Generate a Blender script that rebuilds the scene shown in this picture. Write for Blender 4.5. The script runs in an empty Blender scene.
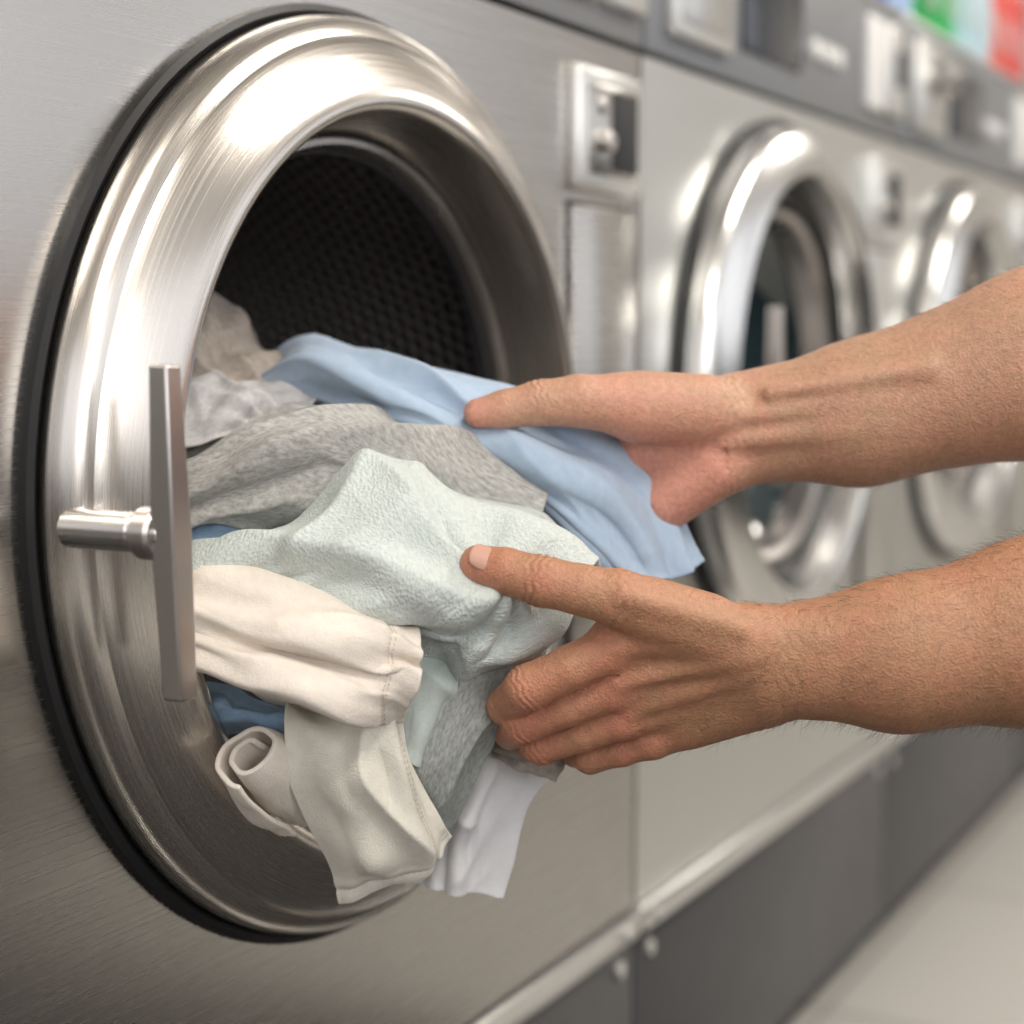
import bpy, bmesh, math, random
import numpy as np
from mathutils import Vector, Matrix, noise
random.seed(3)
S = bpy.context.scene
COL = S.collection
S.view_settings.view_transform = 'Standard'

# ------------------------------------------------------------------ camera
CAMP = Vector((-1.05, -0.709, 0.89))
F = 1740.0
yaw = math.radians(28.1); pit = math.radians(5.81)
fwd = Vector((math.cos(yaw)*math.cos(pit), math.sin(yaw)*math.cos(pit), -math.sin(pit)))
cd = bpy.data.cameras.new("camera"); cam = bpy.data.objects.new("camera", cd); COL.objects.link(cam)
cam.location = CAMP; cam.rotation_euler = fwd.to_track_quat('-Z', 'Y').to_euler()
cd.sensor_width = 36; cd.lens = F*36/1024
cd.dof.use_dof = True; cd.dof.focus_distance = 1.05; cd.dof.aperture_fstop = 3.2
cd.clip_start = 0.02
S.camera = cam
right = fwd.cross(Vector((0, 0, 1))).normalized(); up = right.cross(fwd).normalized()

# survey frame: metres right / up / away from the standpoint
def L3(u, v, d):
    return ((u-512)/F*d, -(v-512)/F*d, d)
def toW(p):
    return CAMP + right*p[0] + up*p[1] + fwd*p[2]
def W3(u, v, d):
    return toW(L3(u, v, d))

# ------------------------------------------------------------------ helpers
def link(o, parent=None):
    COL.objects.link(o)
    if parent: o.parent = parent
    return o
def empty(name, loc=(0, 0, 0)):
    e = bpy.data.objects.new(name, None); e.empty_display_size = .1; COL.objects.link(e); e.location = loc
    bpy.context.view_layer.update()
    return e
def meshobj(name, verts, faces, mat=None, parent=None, smooth=True, sharp=None):
    me = bpy.data.meshes.new(name); me.from_pydata([tuple(v) for v in verts], [], faces); me.update()
    if smooth:
        me.polygons.foreach_set("use_smooth", [True]*len(me.polygons))
        if sharp: me.set_sharp_from_angle(angle=math.radians(sharp))
    o = bpy.data.objects.new(name, me)
    if mat: me.materials.append(mat)
    link(o, parent)
    if parent: o.matrix_parent_inverse = Matrix.Translation(parent.location).inverted()
    return o
def box(name, lo, hi, mat, parent=None, bev=0.0, seg=2):
    bm = bmesh.new(); bmesh.ops.create_cube(bm, size=1)
    for v in bm.verts:
        v.co = Vector([(lo[i]+hi[i])/2 + v.co[i]*(hi[i]-lo[i]) for i in range(3)])
    if bev > 0:
        bmesh.ops.bevel(bm, geom=bm.edges[:], offset=bev, segments=seg, profile=.5, affect='EDGES')
    me = bpy.data.meshes.new(name); bm.to_mesh(me); bm.free()
    if bev > 0:
        me.polygons.foreach_set("use_smooth", [True]*len(me.polygons)); me.set_sharp_from_angle(angle=math.radians(35))
    me.materials.append(mat)
    o = bpy.data.objects.new(name, me); link(o, parent)
    if parent: o.matrix_parent_inverse = Matrix.Translation(parent.location).inverted()
    return o
def lathe(name, prof, cx, cz, mat, parent=None, n=128, sharp=40, capend=False):
    vs = []; fs = []; m = len(prof)
    for i in range(n):
        a = 2*math.pi*i/n
        for r, y in prof:
            vs.append((cx+r*math.cos(a), y, cz+r*math.sin(a)))
    for i in range(n):
        j = (i+1) % n
        for k in range(m-1):
            fs.append((i*m+k, i*m+k+1, j*m+k+1, j*m+k))
    if capend: fs.append([i*m+m-1 for i in range(n)])
    o = meshobj(name, vs, fs, mat, parent, True, sharp)
    uv = o.data.uv_layers.new(name="UVMap")
    acc = [0]
    for k in range(1, m):
        acc.append(acc[-1]+math.hypot(prof[k][0]-prof[k-1][0], prof[k][1]-prof[k-1][1]))
    for p in o.data.polygons:
        idx = [o.data.loops[l].vertex_index for l in p.loop_indices]
        wrap = max(i//m for i in idx)-min(i//m for i in idx) > 2 and len(idx) == 4
        for l in p.loop_indices:
            vi = o.data.loops[l].vertex_index; i = vi//m
            if wrap and i == 0: i = n
            uv.data[l].uv = (i/n, acc[vi % m])
    return o
def rod(name, a, b, r, mat, parent=None, n=32, bev=.002):
    a = Vector(a); b = Vector(b); d = b-a; L = d.length
    q = d.to_track_quat('Z', 'Y')
    prof = [(0, 0), (r-bev, 0), (r, bev), (r, L-bev), (r-bev, L), (0, L)]
    vs = []; fs = []; m = len(prof)
    for i in range(n):
        t = 2*math.pi*i/n
        for rr, z in prof: vs.append(a + q @ Vector((rr*math.cos(t), rr*math.sin(t), z)))
    for i in range(n):
        j = (i+1) % n
        for k in range(m-1): fs.append((i*m+k, j*m+k, j*m+k+1, i*m+k+1))
    return meshobj(name, vs, fs, mat, parent, True, 40)

# ------------------------------------------------------------------ materials
def newmat(name):
    m = bpy.data.materials.new(name); m.use_nodes = True
    nt = m.node_tree; b = nt.nodes["Principled BSDF"]
    return m, nt, b
def N(nt, typ, **kw):
    n = nt.nodes.new(typ)
    for k, v in kw.items(): setattr(n, k, v)
    return n
def plain(name, col, rough=.5, metal=0.0, bump=0.0, bscale=200, coat=0, emis=None):
    m, nt, b = newmat(name)
    b.inputs["Base Color"].default_value = (*col, 1)
    b.inputs["Metallic"].default_value = metal
    b.inputs["Coat Weight"].default_value = coat
    tc = N(nt, "ShaderNodeTexCoord"); nz = N(nt, "ShaderNodeTexNoise"); nz.inputs["Scale"].default_value = bscale if bump else 15
    nt.links.new(tc.outputs["Object"], nz.inputs["Vector"])
    mr = N(nt, "ShaderNodeMapRange"); mr.inputs["To Min"].default_value = rough*.85; mr.inputs["To Max"].default_value = min(1, rough*1.15)
    nt.links.new(nz.outputs["Fac"], mr.inputs["Value"]); nt.links.new(mr.outputs[0], b.inputs["Roughness"])
    if bump:
        bp = N(nt, "ShaderNodeBump"); bp.inputs["Strength"].default_value = bump; bp.inputs["Distance"].default_value = .001
        nt.links.new(nz.outputs["Fac"], bp.inputs["Height"]); nt.links.new(bp.outputs[0], b.inputs["Normal"])
    return m
def brushed(name, col, r0, r1, scale=(3, 3, 400), uv=False, metal=1.0, bump=.05, var=.06):
    m, nt, b = newmat(name)
    b.inputs["Metallic"].default_value = metal
    tc = N(nt, "ShaderNodeTexCoord"); mp = N(nt, "ShaderNodeMapping"); mp.inputs["Scale"].default_value = scale
    nt.links.new(tc.outputs["UV" if uv else "Object"], mp.inputs["Vector"])
    nz = N(nt, "ShaderNodeTexNoise"); nz.inputs["Scale"].default_value = 1; nz.inputs["Detail"].default_value = 4
    nt.links.new(mp.outputs[0], nz.inputs["Vector"])
    mr = N(nt, "ShaderNodeMapRange"); mr.inputs["From Min"].default_value = .3; mr.inputs["From Max"].default_value = .7
    mr.inputs["To Min"].default_value = r0; mr.inputs["To Max"].default_value = r1
    nt.links.new(nz.outputs["Fac"], mr.inputs["Value"]); nt.links.new(mr.outputs[0], b.inputs["Roughness"])
    n2 = N(nt, "ShaderNodeTexNoise"); n2.inputs["Scale"].default_value = 2.5
    nt.links.new(tc.outputs["Object"], n2.inputs["Vector"])
    ad = N(nt, "ShaderNodeMath", operation='ADD'); nt.links.new(nz.outputs["Fac"], ad.inputs[0]); nt.links.new(n2.outputs["Fac"], ad.inputs[1])
    mr2 = N(nt, "ShaderNodeMapRange"); mr2.inputs["From Min"].default_value = .6; mr2.inputs["From Max"].default_value = 1.4
    nt.links.new(ad.outputs[0], mr2.inputs["Value"])
    mx = N(nt, "ShaderNodeMix", data_type='RGBA')
    mx.inputs["A"].default_value = (*[c*(1-var) for c in col], 1); mx.inputs["B"].default_value = (*[min(1, c*(1+var)) for c in col], 1)
    nt.links.new(mr2.outputs[0], mx.inputs["Factor"]); nt.links.new(mx.outputs["Result"], b.inputs["Base Color"])
    bp = N(nt, "ShaderNodeBump"); bp.inputs["Strength"].default_value = bump; bp.inputs["Distance"].default_value = .0005
    nt.links.new(nz.outputs["Fac"], bp.inputs["Height"]); nt.links.new(bp.outputs[0], b.inputs["Normal"])
    return m
def fabric(name, c1, c2, weave=900, bump=.5, mott=60, stretch=(1, 1, 1), terry=False, wrink=.2):
    m, nt, b = newmat(name)
    b.inputs["Roughness"].default_value = .92
    b.inputs["Sheen Weight"].default_value = .12; b.inputs["Sheen Roughness"].default_value = .5
    b.inputs["Specular IOR Level"].default_value = .12
    tc = N(nt, "ShaderNodeTexCoord"); mp = N(nt, "ShaderNodeMapping"); mp.inputs["Scale"].default_value = stretch
    nt.links.new(tc.outputs["UV"], mp.inputs["Vector"])
    nz = N(nt, "ShaderNodeTexNoise"); nz.inputs["Scale"].default_value = mott; nz.inputs["Detail"].default_value = 6; nz.inputs["Roughness"].default_value = .65
    nt.links.new(mp.outputs[0], nz.inputs["Vector"])
    mr = N(nt, "ShaderNodeMapRange"); mr.inputs["From Min"].default_value = .35; mr.inputs["From Max"].default_value = .65
    nt.links.new(nz.outputs["Fac"], mr.inputs["Value"])
    mx = N(nt, "ShaderNodeMix", data_type='RGBA'); mx.inputs["A"].default_value = (*c1, 1); mx.inputs["B"].default_value = (*c2, 1)
    nt.links.new(mr.outputs[0], mx.inputs["Factor"]); nt.links.new(mx.outputs["Result"], b.inputs["Base Color"])
    if terry:
        w = N(nt, "ShaderNodeTexVoronoi"); w.inputs["Scale"].default_value = weave
    else:
        w = N(nt, "ShaderNodeTexNoise"); w.inputs["Scale"].default_value = weave; w.inputs["Detail"].default_value = 2
    nt.links.new(tc.outputs["UV"], w.inputs["Vector"])
    bp = N(nt, "ShaderNodeBump"); bp.inputs["Strength"].default_value = bump; bp.inputs["Distance"].default_value = .0011
    nt.links.new(w.outputs[0], bp.inputs["Height"])
    n4 = N(nt, "ShaderNodeTexNoise"); n4.inputs["Scale"].default_value = 22; n4.inputs["Detail"].default_value = 2; n4.inputs["Distortion"].default_value = .8
    nt.links.new(tc.outputs["UV"], n4.inputs["Vector"])
    b2 = N(nt, "ShaderNodeBump"); b2.inputs["Strength"].default_value = wrink; b2.inputs["Distance"].default_value = .01
    nt.links.new(n4.outputs["Fac"], b2.inputs["Height"]); nt.links.new(b2.outputs[0], bp.inputs["Normal"])
    nt.links.new(bp.outputs[0], b.inputs["Normal"])
    return m

M_panel = brushed("brushed_steel", (.50, .485, .465), .22, .30, (4, 4, 500))
M_panel2 = brushed("satin_steel", (.70, .71, .69), .28, .38, (4, 4, 500))
M_ring = brushed("ring_steel", (.64, .605, .565), .21, .31, (6, 700, 1), uv=True, bump=.06)
M_chrome = brushed("polished_steel", (.76, .76, .75), .20, .28, (6, 300, 1), uv=True, bump=.03)
M_knob = plain("knob_metal", (.62, .60, .58), .27, 1.0)
M_bar = brushed("handle_steel", (.52, .49, .47), .24, .32, (4, 4, 4), bump=0)
M_rubber = plain("black_rubber", (.005, .005, .006), .5)
M_dark = plain("dark_cavity", (.02, .02, .022), .7)
M_body = plain("body_paint", (.09, .09, .095), .5)
M_ctrl = plain("control_fascia", (.24, .25, .265), .40, .4)
M_kick = plain("kick_panel", (.09, .09, .095), .40, .35)
M_trim = plain("trim_aluminium", (.74, .74, .72), .3, .8)
M_white = plain("white_enamel", (.78, .78, .77), .35)
M_glass = plain("door_glass", (.015, .03, .035), .06, 0, coat=1)
M_disp = plain("display_glass", (.03, .035, .045), .15)

def drum_mat():
    m, nt, b = newmat("perforated_drum")
    b.inputs["Metallic"].default_value = .55; b.inputs["Roughness"].default_value = .42
    tc = N(nt, "ShaderNodeTexCoord")
    def cells(off):
        mp = N(nt, "ShaderNodeMapping"); mp.inputs["Scale"].default_value = (120, 40, 1); mp.inputs["Location"].default_value = (off, off, 0)
        nt.links.new(tc.outputs["UV"], mp.inputs["Vector"])
        fr = N(nt, "ShaderNodeVectorMath", operation='FRACTION'); nt.links.new(mp.outputs[0], fr.inputs[0])
        sb = N(nt, "ShaderNodeVectorMath", operation='SUBTRACT'); sb.inputs[1].default_value = (.5, .5, 0); nt.links.new(fr.outputs[0], sb.inputs[0])
        sc = N(nt, "ShaderNodeVectorMath", operation='MULTIPLY'); sc.inputs[1].default_value = (1, 1.73, 0); nt.links.new(sb.outputs[0], sc.inputs[0])
        ln = N(nt, "ShaderNodeVectorMath", operation='LENGTH'); nt.links.new(sc.outputs[0], ln.inputs[0])
        return ln.outputs["Value"]
    mn = N(nt, "ShaderNodeMath", operation='MINIMUM'); nt.links.new(cells(0), mn.inputs[0]); nt.links.new(cells(.5), mn.inputs[1])
    mr = N(nt, "ShaderNodeMapRange"); mr.inputs["From Min"].default_value = .22; mr.inputs["From Max"].default_value = .42
    nt.links.new(mn.outputs[0], mr.inputs["Value"])
    mx = N(nt, "ShaderNodeMix", data_type='RGBA'); mx.inputs["A"].default_value = (.02, .02, .02, 1); mx.inputs["B"].default_value = (.27, .25, .25, 1)
    nt.links.new(mr.outputs[0], mx.inputs["Factor"]); nt.links.new(mx.outputs["Result"], b.inputs["Base Color"])
    bp = N(nt, "ShaderNodeBump"); bp.inputs["Strength"].default_value = 1; bp.inputs["Distance"].default_value = .003
    nt.links.new(mr.outputs[0], bp.inputs["Height"]); nt.links.new(bp.outputs[0], b.inputs["Normal"])
    return m
M_drum = drum_mat()

def tile_mat():
    m, nt, b = newmat("floor_tile")
    tc = N(nt, "ShaderNodeTexCoord")
    br = N(nt, "ShaderNodeTexBrick"); br.offset = 0
    br.inputs["Scale"].default_value = 1; br.inputs["Brick Width"].default_value = .6; br.inputs["Row Height"].default_value = .6; br.inputs["Mortar Size"].default_value = .004
    br.inputs["Color1"].default_value = (.46, .445, .42, 1); br.inputs["Color2"].default_value = (.50, .485, .46, 1); br.inputs["Mortar"].default_value = (.25, .24, .22, 1)
    nt.links.new(tc.outputs["Object"], br.inputs["Vector"]); nt.links.new(br.outputs[0], b.inputs["Base Color"])
    b.inputs["Roughness"].default_value = .35
    return m
M_floor = tile_mat()
M_wall = plain("wall_paint", (.80, .76, .71), .8, bump=.1)
M_wainscot = plain("dark_wainscot", (.07, .065, .06), .6)
M_ceil = plain("ceiling_paint", (.68, .65, .61), .9, bump=.1)

# ------------------------------------------------------------------ room
FZ = -.035
box("floor", (-3.5, -3.6, FZ-.1), (6.5, 1.2, FZ), M_floor)
box("wall_back", (-3.5, 1.1, FZ), (6.5, 1.2, 2.7), M_wall)
box("wall_right", (6.4, -3.6, FZ), (6.5, 1.1, 2.7), M_wall)
box("ceiling", (-3.5, -3.6, 2.7), (6.5, 1.2, 2.8), M_ceil)
box("wall_front", (-3.5, -3.6, FZ), (6.4, -3.5, 1.0), M_wainscot)
box("wall_left", (-3.5, -3.5, FZ), (-3.4, 1.1, 1.0), M_wainscot)
for i, x in enumerate((-3.45, -1, 1.4, 3.8, 6.3)):
    box("trim_%d" % (i+1), (x-.12, -3.6, 1.0), (x+.12, -3.5, 2.7), M_wainscot)
for i, (x, y) in enumerate(((-1.2, -1.3), (1.3, -1.3), (3.8, -1.3))):
    e = empty("ceiling_light", (x, y, 2.68))
    box("housing", (x-.65, y-.2, 2.655), (x+.65, y+.2, 2.7), M_white, e, .005)
    ld = bpy.data.lights.new("ceiling_lamp", 'AREA'); ld.shape = 'RECTANGLE'; ld.size = 1.2; ld.size_y = .34; ld.energy = 43; ld.color = (1, .93, .84)
    lo = bpy.data.objects.new("tube_light", ld); COL.objects.link(lo); lo.location = (x, y, 2.65)
    lo.parent = e; lo.matrix_parent_inverse = Matrix.Translation(e.location).inverted()
# added dark island, out of view, to darken low reflections in the steel
M_cab = plain("added_dark_laminate", (.035, .033, .031), .55)
isl = empty("added_dark_table", (1.7, -2.05, 0))
box("added_table_top", (.35, -2.45, .86), (3.55, -1.60, .90), M_cab, isl, .006)
box("added_cabinet", (.42, -2.38, .06), (3.48, -1.67, .86), M_cab, isl, .004)
box("added_plinth", (.48, -2.32, FZ), (3.42, -1.73, .06), M_rubber, isl)
for k in range(5):
    x = .46+k*.61
    box("added_cabinet_door", (x, -1.668, .09), (x+.57, -1.650, .83), M_cab, isl, .004)
    box("added_door_pull", (x+.22, -1.652, .74), (x+.35, -1.630, .755), M_trim, isl, .003)
# unseen black mat, added to darken the lower panel's reflection and floor bounce
box("added_dark_mat", (-1.9, -1.55, FZ), (.88, -.05, FZ+.010), plain("added_mat_rubber", (.030, .028, .026), .8, bump=.4, bscale=120), None, .004)

wd = bpy.data.worlds.new("world"); S.world = wd; wd.use_nodes = True
bg = wd.node_tree.nodes["Background"]; bg.inputs[0].default_value = (.97, .97, 1, 1); bg.inputs[1].default_value = 1.35
ld = bpy.data.lights.new("daylight", 'AREA'); ld.shape = 'RECTANGLE'; ld.size = 2.6; ld.size_y = 1.5; ld.energy = 38; ld.color = (1, .965, .92)
lo = bpy.data.objects.new("window_daylight", ld); COL.objects.link(lo); lo.location = (-2.2, -3.45, 1.9); lo.rotation_euler = (math.radians(90), 0, 0)

# ------------------------------------------------------------------ washing machines
def panel_hole(name, x0, x1, z0, z1, cx, cz, r, mat, parent, y=0.0, n=96):
    vs = []; fs = []
    corners = [math.atan2(zz-cz, xx-cx) for xx, zz in ((x1, z1), (x0, z1), (x0, z0), (x1, z0))]
    angs = sorted(set([2*math.pi*i/n-math.pi for i in range(n)]+corners))
    for a in angs:
        c, s = math.cos(a), math.sin(a)
        t = 1e9
        if c > 1e-9: t = min(t, (x1-cx)/c)
        if c < -1e-9: t = min(t, (x0-cx)/c)
        if s > 1e-9: t = min(t, (z1-cz)/s)
        if s < -1e-9: t = min(t, (z0-cz)/s)
        vs += [(cx+r*c, y, cz+r*s), (cx+t*c, y, cz+t*s), (cx+r*c, y+.012, cz+r*s), (cx+t*c, y+.012, cz+t*s)]
    m = len(angs)
    for i in range(m):
        j = (i+1) % m
        fs += [(4*i, 4*i+1, 4*j+1, 4*j), (4*i+1, 4*i+3, 4*j+3, 4*j+1), (4*i, 4*j, 4*j+2, 4*i+2)]
    return meshobj(name, vs, fs, mat, parent, False)

def handle(cx, cz, dx, parent, h=.186, y0=-.045, dz=-.004):
    hx = cx+dx; zc = cz+dz
    rod("handle_collar", (hx, y0+.022, zc), (hx, y0-.030, zc), .0115, M_knob, parent, 48)
    rod("handle_stem", (hx, y0-.012, zc), (hx, y0-.050, zc), .0095, M_knob, parent, 48)
    rod("handle_boss", (hx, y0-.032, zc), (hx, y0-.046, zc), .0150, M_bar, parent, 48)
    y1 = y0-.046
    vs = []
    for z, w, d, lx in ((zc+h/2, .0064, .0064, -.003), (zc, .0088, .0080, .0), (zc-h/2, .0072, .0068, .005)):
        for sx, sy in ((-1, -1), (1, -1), (1, 1), (-1, 1)):
            vs.append((hx+lx+sx*w, y1-.006+sy*d, z))
    fs = [(3, 2, 1, 0), (8, 9, 10, 11)]
    for k in (0, 4):
        for i in range(4):
            j = (i+1) % 4; fs.append((k+i, k+j, k+4+j, k+4+i))
    o = meshobj("handle_bar", vs, fs, M_bar, parent, True, 40)
    b = o.modifiers.new("b", 'BEVEL'); b.width = .0016; b.segments = 3

def machine(x0, x1, cx, cz, R, opened, pm):
    e = empty("commercial_washing_machine", ((x0+x1)/2, .38, 0))
    g = .003; xa, xb = x0+g, x1-g
    vs = [(x, y, z) for x in (xa+.003, xb-.003) for y in (.012, .76) for z in (.02, 1.34)]
    fs = [(0, 1, 3, 2), (4, 6, 7, 5), (2, 3, 7, 6), (0, 2, 6, 4), (1, 5, 7, 3)]
    meshobj("carcass", vs, fs, M_body, e, False)
    panel_hole("front_panel", xa, xb, .306, 1.163, cx, cz, R+.002, pm, e)
    box("kick_panel", (xa, 0, .015), (xb, .012, .272), M_kick, e, .002)
    box("kick_trim", (xa, -.010, .276), (xb, .012, .302), M_trim, e, .004)
    box("control_panel", (xa, -.004, 1.168), (xb, .012, 1.338), M_ctrl, e, .003)
    box("top_lid", (xa, -.006, 1.339), (xb, .76, 1.350), M_trim, e, .003)
    for fx in (xa+.06, xb-.06):
        rod("foot", (fx, .06, FZ), (fx, .06, .022), .022, M_rubber, e)
    for sx in (xa+.035, xb-.035):
        rod("screw", (sx, .002, .250), (sx, -.004, .250), .009, M_trim, e, 20, .001)
        rod("screw", (sx, -.006, .289), (sx, -.013, .289), .007, M_trim, e, 20, .001)
    ca, cb = xb-.155, xb-.018
    box("coin_bezel", (ca, -.012, 1.022), (cb, .002, 1.135), M_trim, e, .006, 3)
    box("coin_plate", (ca+.016, -.015, 1.037), (cb-.016, -.008, 1.120), pm, e, .003)
    box("coin_slot", (ca+.062, -.017, 1.042), (cb-.020, -.012, 1.115), M_dark, e, .002)
    rod("coin_return_button", (ca+.04, -.012, 1.067), (ca+.04, -.026, 1.067), .010, M_knob, e)
    rod("coin_lock", (ca+.04, -.012, 1.100), (ca+.04, -.020, 1.100), .008, M_knob, e)
    box("hatch_shadow_gap", (ca-.006, -.001, .512), (cb+.004, .001, 1.012), M_dark, e)
    box("access_hatch", (ca-.002, -.007, .516), (cb, .002, 1.008), pm, e, .004)
    box("selector_box", (xa+.045, -.016, 1.190), (xa+.215, -.002, 1.322), M_trim, e, .006)
    box("selector_plate", (xa+.065, -.019, 1.205), (xa+.195, -.010, 1.308), pm, e, .003)
    rod("selector_knob", (xa+.115, -.015, 1.268), (xa+.115, -.050, 1.268), .026, M_knob, e)
    rod("selector_key", (xa+.115, -.048, 1.268), (xa+.115, -.062, 1.268), .010, M_bar, e)
    box("display", (xa+.26, -.009, 1.205), (xa+.46, -.002, 1.31), M_disp, e, .003)
    for k in range(3):
        rod("button", (xa+.51+k*.045, -.003, 1.24), (xa+.51+k*.045, -.012, 1.24), .013, M_white, e)
    box("price_card", (xb-.19, -.014, 1.195), (xb-.115, -.002, 1.318), M_white, e, .004)
    box("payment_box", (xb-.10, -.016, 1.195), (xb-.012, -.002, 1.318), M_trim, e, .005)
    box("payment_slot", (xb-.075, -.018, 1.235), (xb-.035, -.012, 1.285), M_dark, e, .002)
    if opened:
        lathe("door_gasket", [(R+.000, .012), (R+.0060, .008), (R+.0085, -.001), (R+.0075, -.006), (R+.003, -.008), (R-.001, -.006), (R-.004, 0)], cx, cz, M_rubber, e, 192)
        prof = [(R-.006, .012), (R-.004, -.003), (R-.0015, -.006), (R-.0005, -.013), (R-.0015, -.0215), (R-.0050, -.0285), (R-.0110, -.0330), (R-.0160, -.0350), (R-.0168, -.0342), (R-.0178, -.0352), (R-.020, -.0375),
                (R-.030, -.0435), (R-.042, -.0505), (R-.052, -.0555), (R-.058, -.0580), (R-.063, -.0585), (R-.067, -.056), (R-.0695, -.050),
                (R-.074, -.030), (R-.080, -.006)]
        lathe("door_ring", prof, cx, cz, M_ring, e, 192, 50)
        lathe("drum_seal", [(R-.080, -.008), (R-.084, .004), (R-.094, .006), (R-.094, .014)], cx, cz, M_dark, e)
        lathe("drum_lip", [(R-.078, -.002), (R-.084, -.008), (R-.088, -.0075), (R-.091, -.003), (R-.091, .010), (R-.086, .018), (R-.07, .022)], cx, cz, M_knob, e)
        lathe("drum", [(R-.072, .02), (R-.062, .028), (R-.058, .04), (R-.058, .50), (R-.07, .52), (.12, .53), (.06, .515), (.001, .51)], cx, cz, M_drum, e, 160)
        handle(cx, cz, -.321, e)
    else:
        lathe("door_gasket", [(R+.001, .012), (R+.009, .004), (R+.009, -.008), (R-.004, -.010)], cx, cz, M_rubber, e, 96)
        lathe("door_ring", [(R-.003, .010), (R-.001, -.026), (R-.005, -.034), (R-.012, -.038), (R-.040, -.050), (R-.050, -.052), (R-.056, -.049), (R-.060, -.040),
                            (R-.066, .004)], cx, cz, M_chrome, e, 128, 35)
        lathe("inner_gasket", [(R-.064, .004), (R-.072, -.012), (R-.080, -.014), (R-.088, -.004), (R-.092, .03)], cx, cz, M_rubber, e, 96)
        lathe("inner_rim", [(R-.086, .02), (R-.090, -.004), (R-.096, -.008), (R-.104, -.002), (R-.108, .03)], cx, cz, M_bar, e, 96)
        lathe("door_glass", [(R-.100, .03), (R-.115, .05), (R-.15, .07), (R-.20, .085), (.001, .09)], cx, cz, M_glass, e, 96)
        handle(cx, cz, -R+.035, e)
    return e
machine(-.56, .545, .020, .785, .329, True, M_panel)
machine(.545, 1.462, .945, .830, .303, False, M_panel2)
machine(1.462, 2.38, 1.83, .830, .30, False, M_panel2)
machine(2.38, 3.30, 2.78, .830, .30, False, M_panel2)

# ------------------------------------------------------------------ detergent bottles on the lids
def bottle(x, y, col, h=.27, w=.05):
    m = plain("plastic", col, .35); c = plain("cap", tuple(min(1, q*.5+.3) for q in col), .4)
    e = empty("detergent_bottle", (x, y, 1.35))
    prof = [(0.001, 0), (w*.92, 0), (w, .008), (w, h*.55), (w*.93, h*.66), (w*.6, h*.78), (w*.42, h*.83), (w*.42, h*.86)]
    vs = []; fs = []; n = 32; k = len(prof)
    for i in range(n):
        a = 2*math.pi*i/n
        for r, z in prof: vs.append((x+1.1*r*math.cos(a), y+.75*r*math.sin(a), 1.35+z))
    for i in range(n):
        j = (i+1) % n
        for q in range(k-1): fs.append((i*k+q, j*k+q, j*k+q+1, i*k+q+1))
    meshobj("bottle_body", vs, fs, m, e, True, 50)
    rod("bottle_cap", (x, y, 1.35+h*.85), (x, y, 1.35+h), w*.48, c, e)
    box("bottle_label", (x-w*.6, y-w*.79, 1.35+h*.2), (x+w*.6, y-w*.6, 1.35+h*.45), c, e, .004)
for x, col in ((1.38, (.02, .07, .40)), (1.50, (.04, .14, .60)), (1.62, (.35, .5, .75)), (1.76, (.01, .32, .06)), (1.88, (.02, .42, .10)),
               (2.01, (.40, .62, .68)), (2.14, (.5, .65, .72)), (2.28, (.72, .10, .07)), (2.42, (.70, .06, .05))):
    bottle(x, .07, col)

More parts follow.
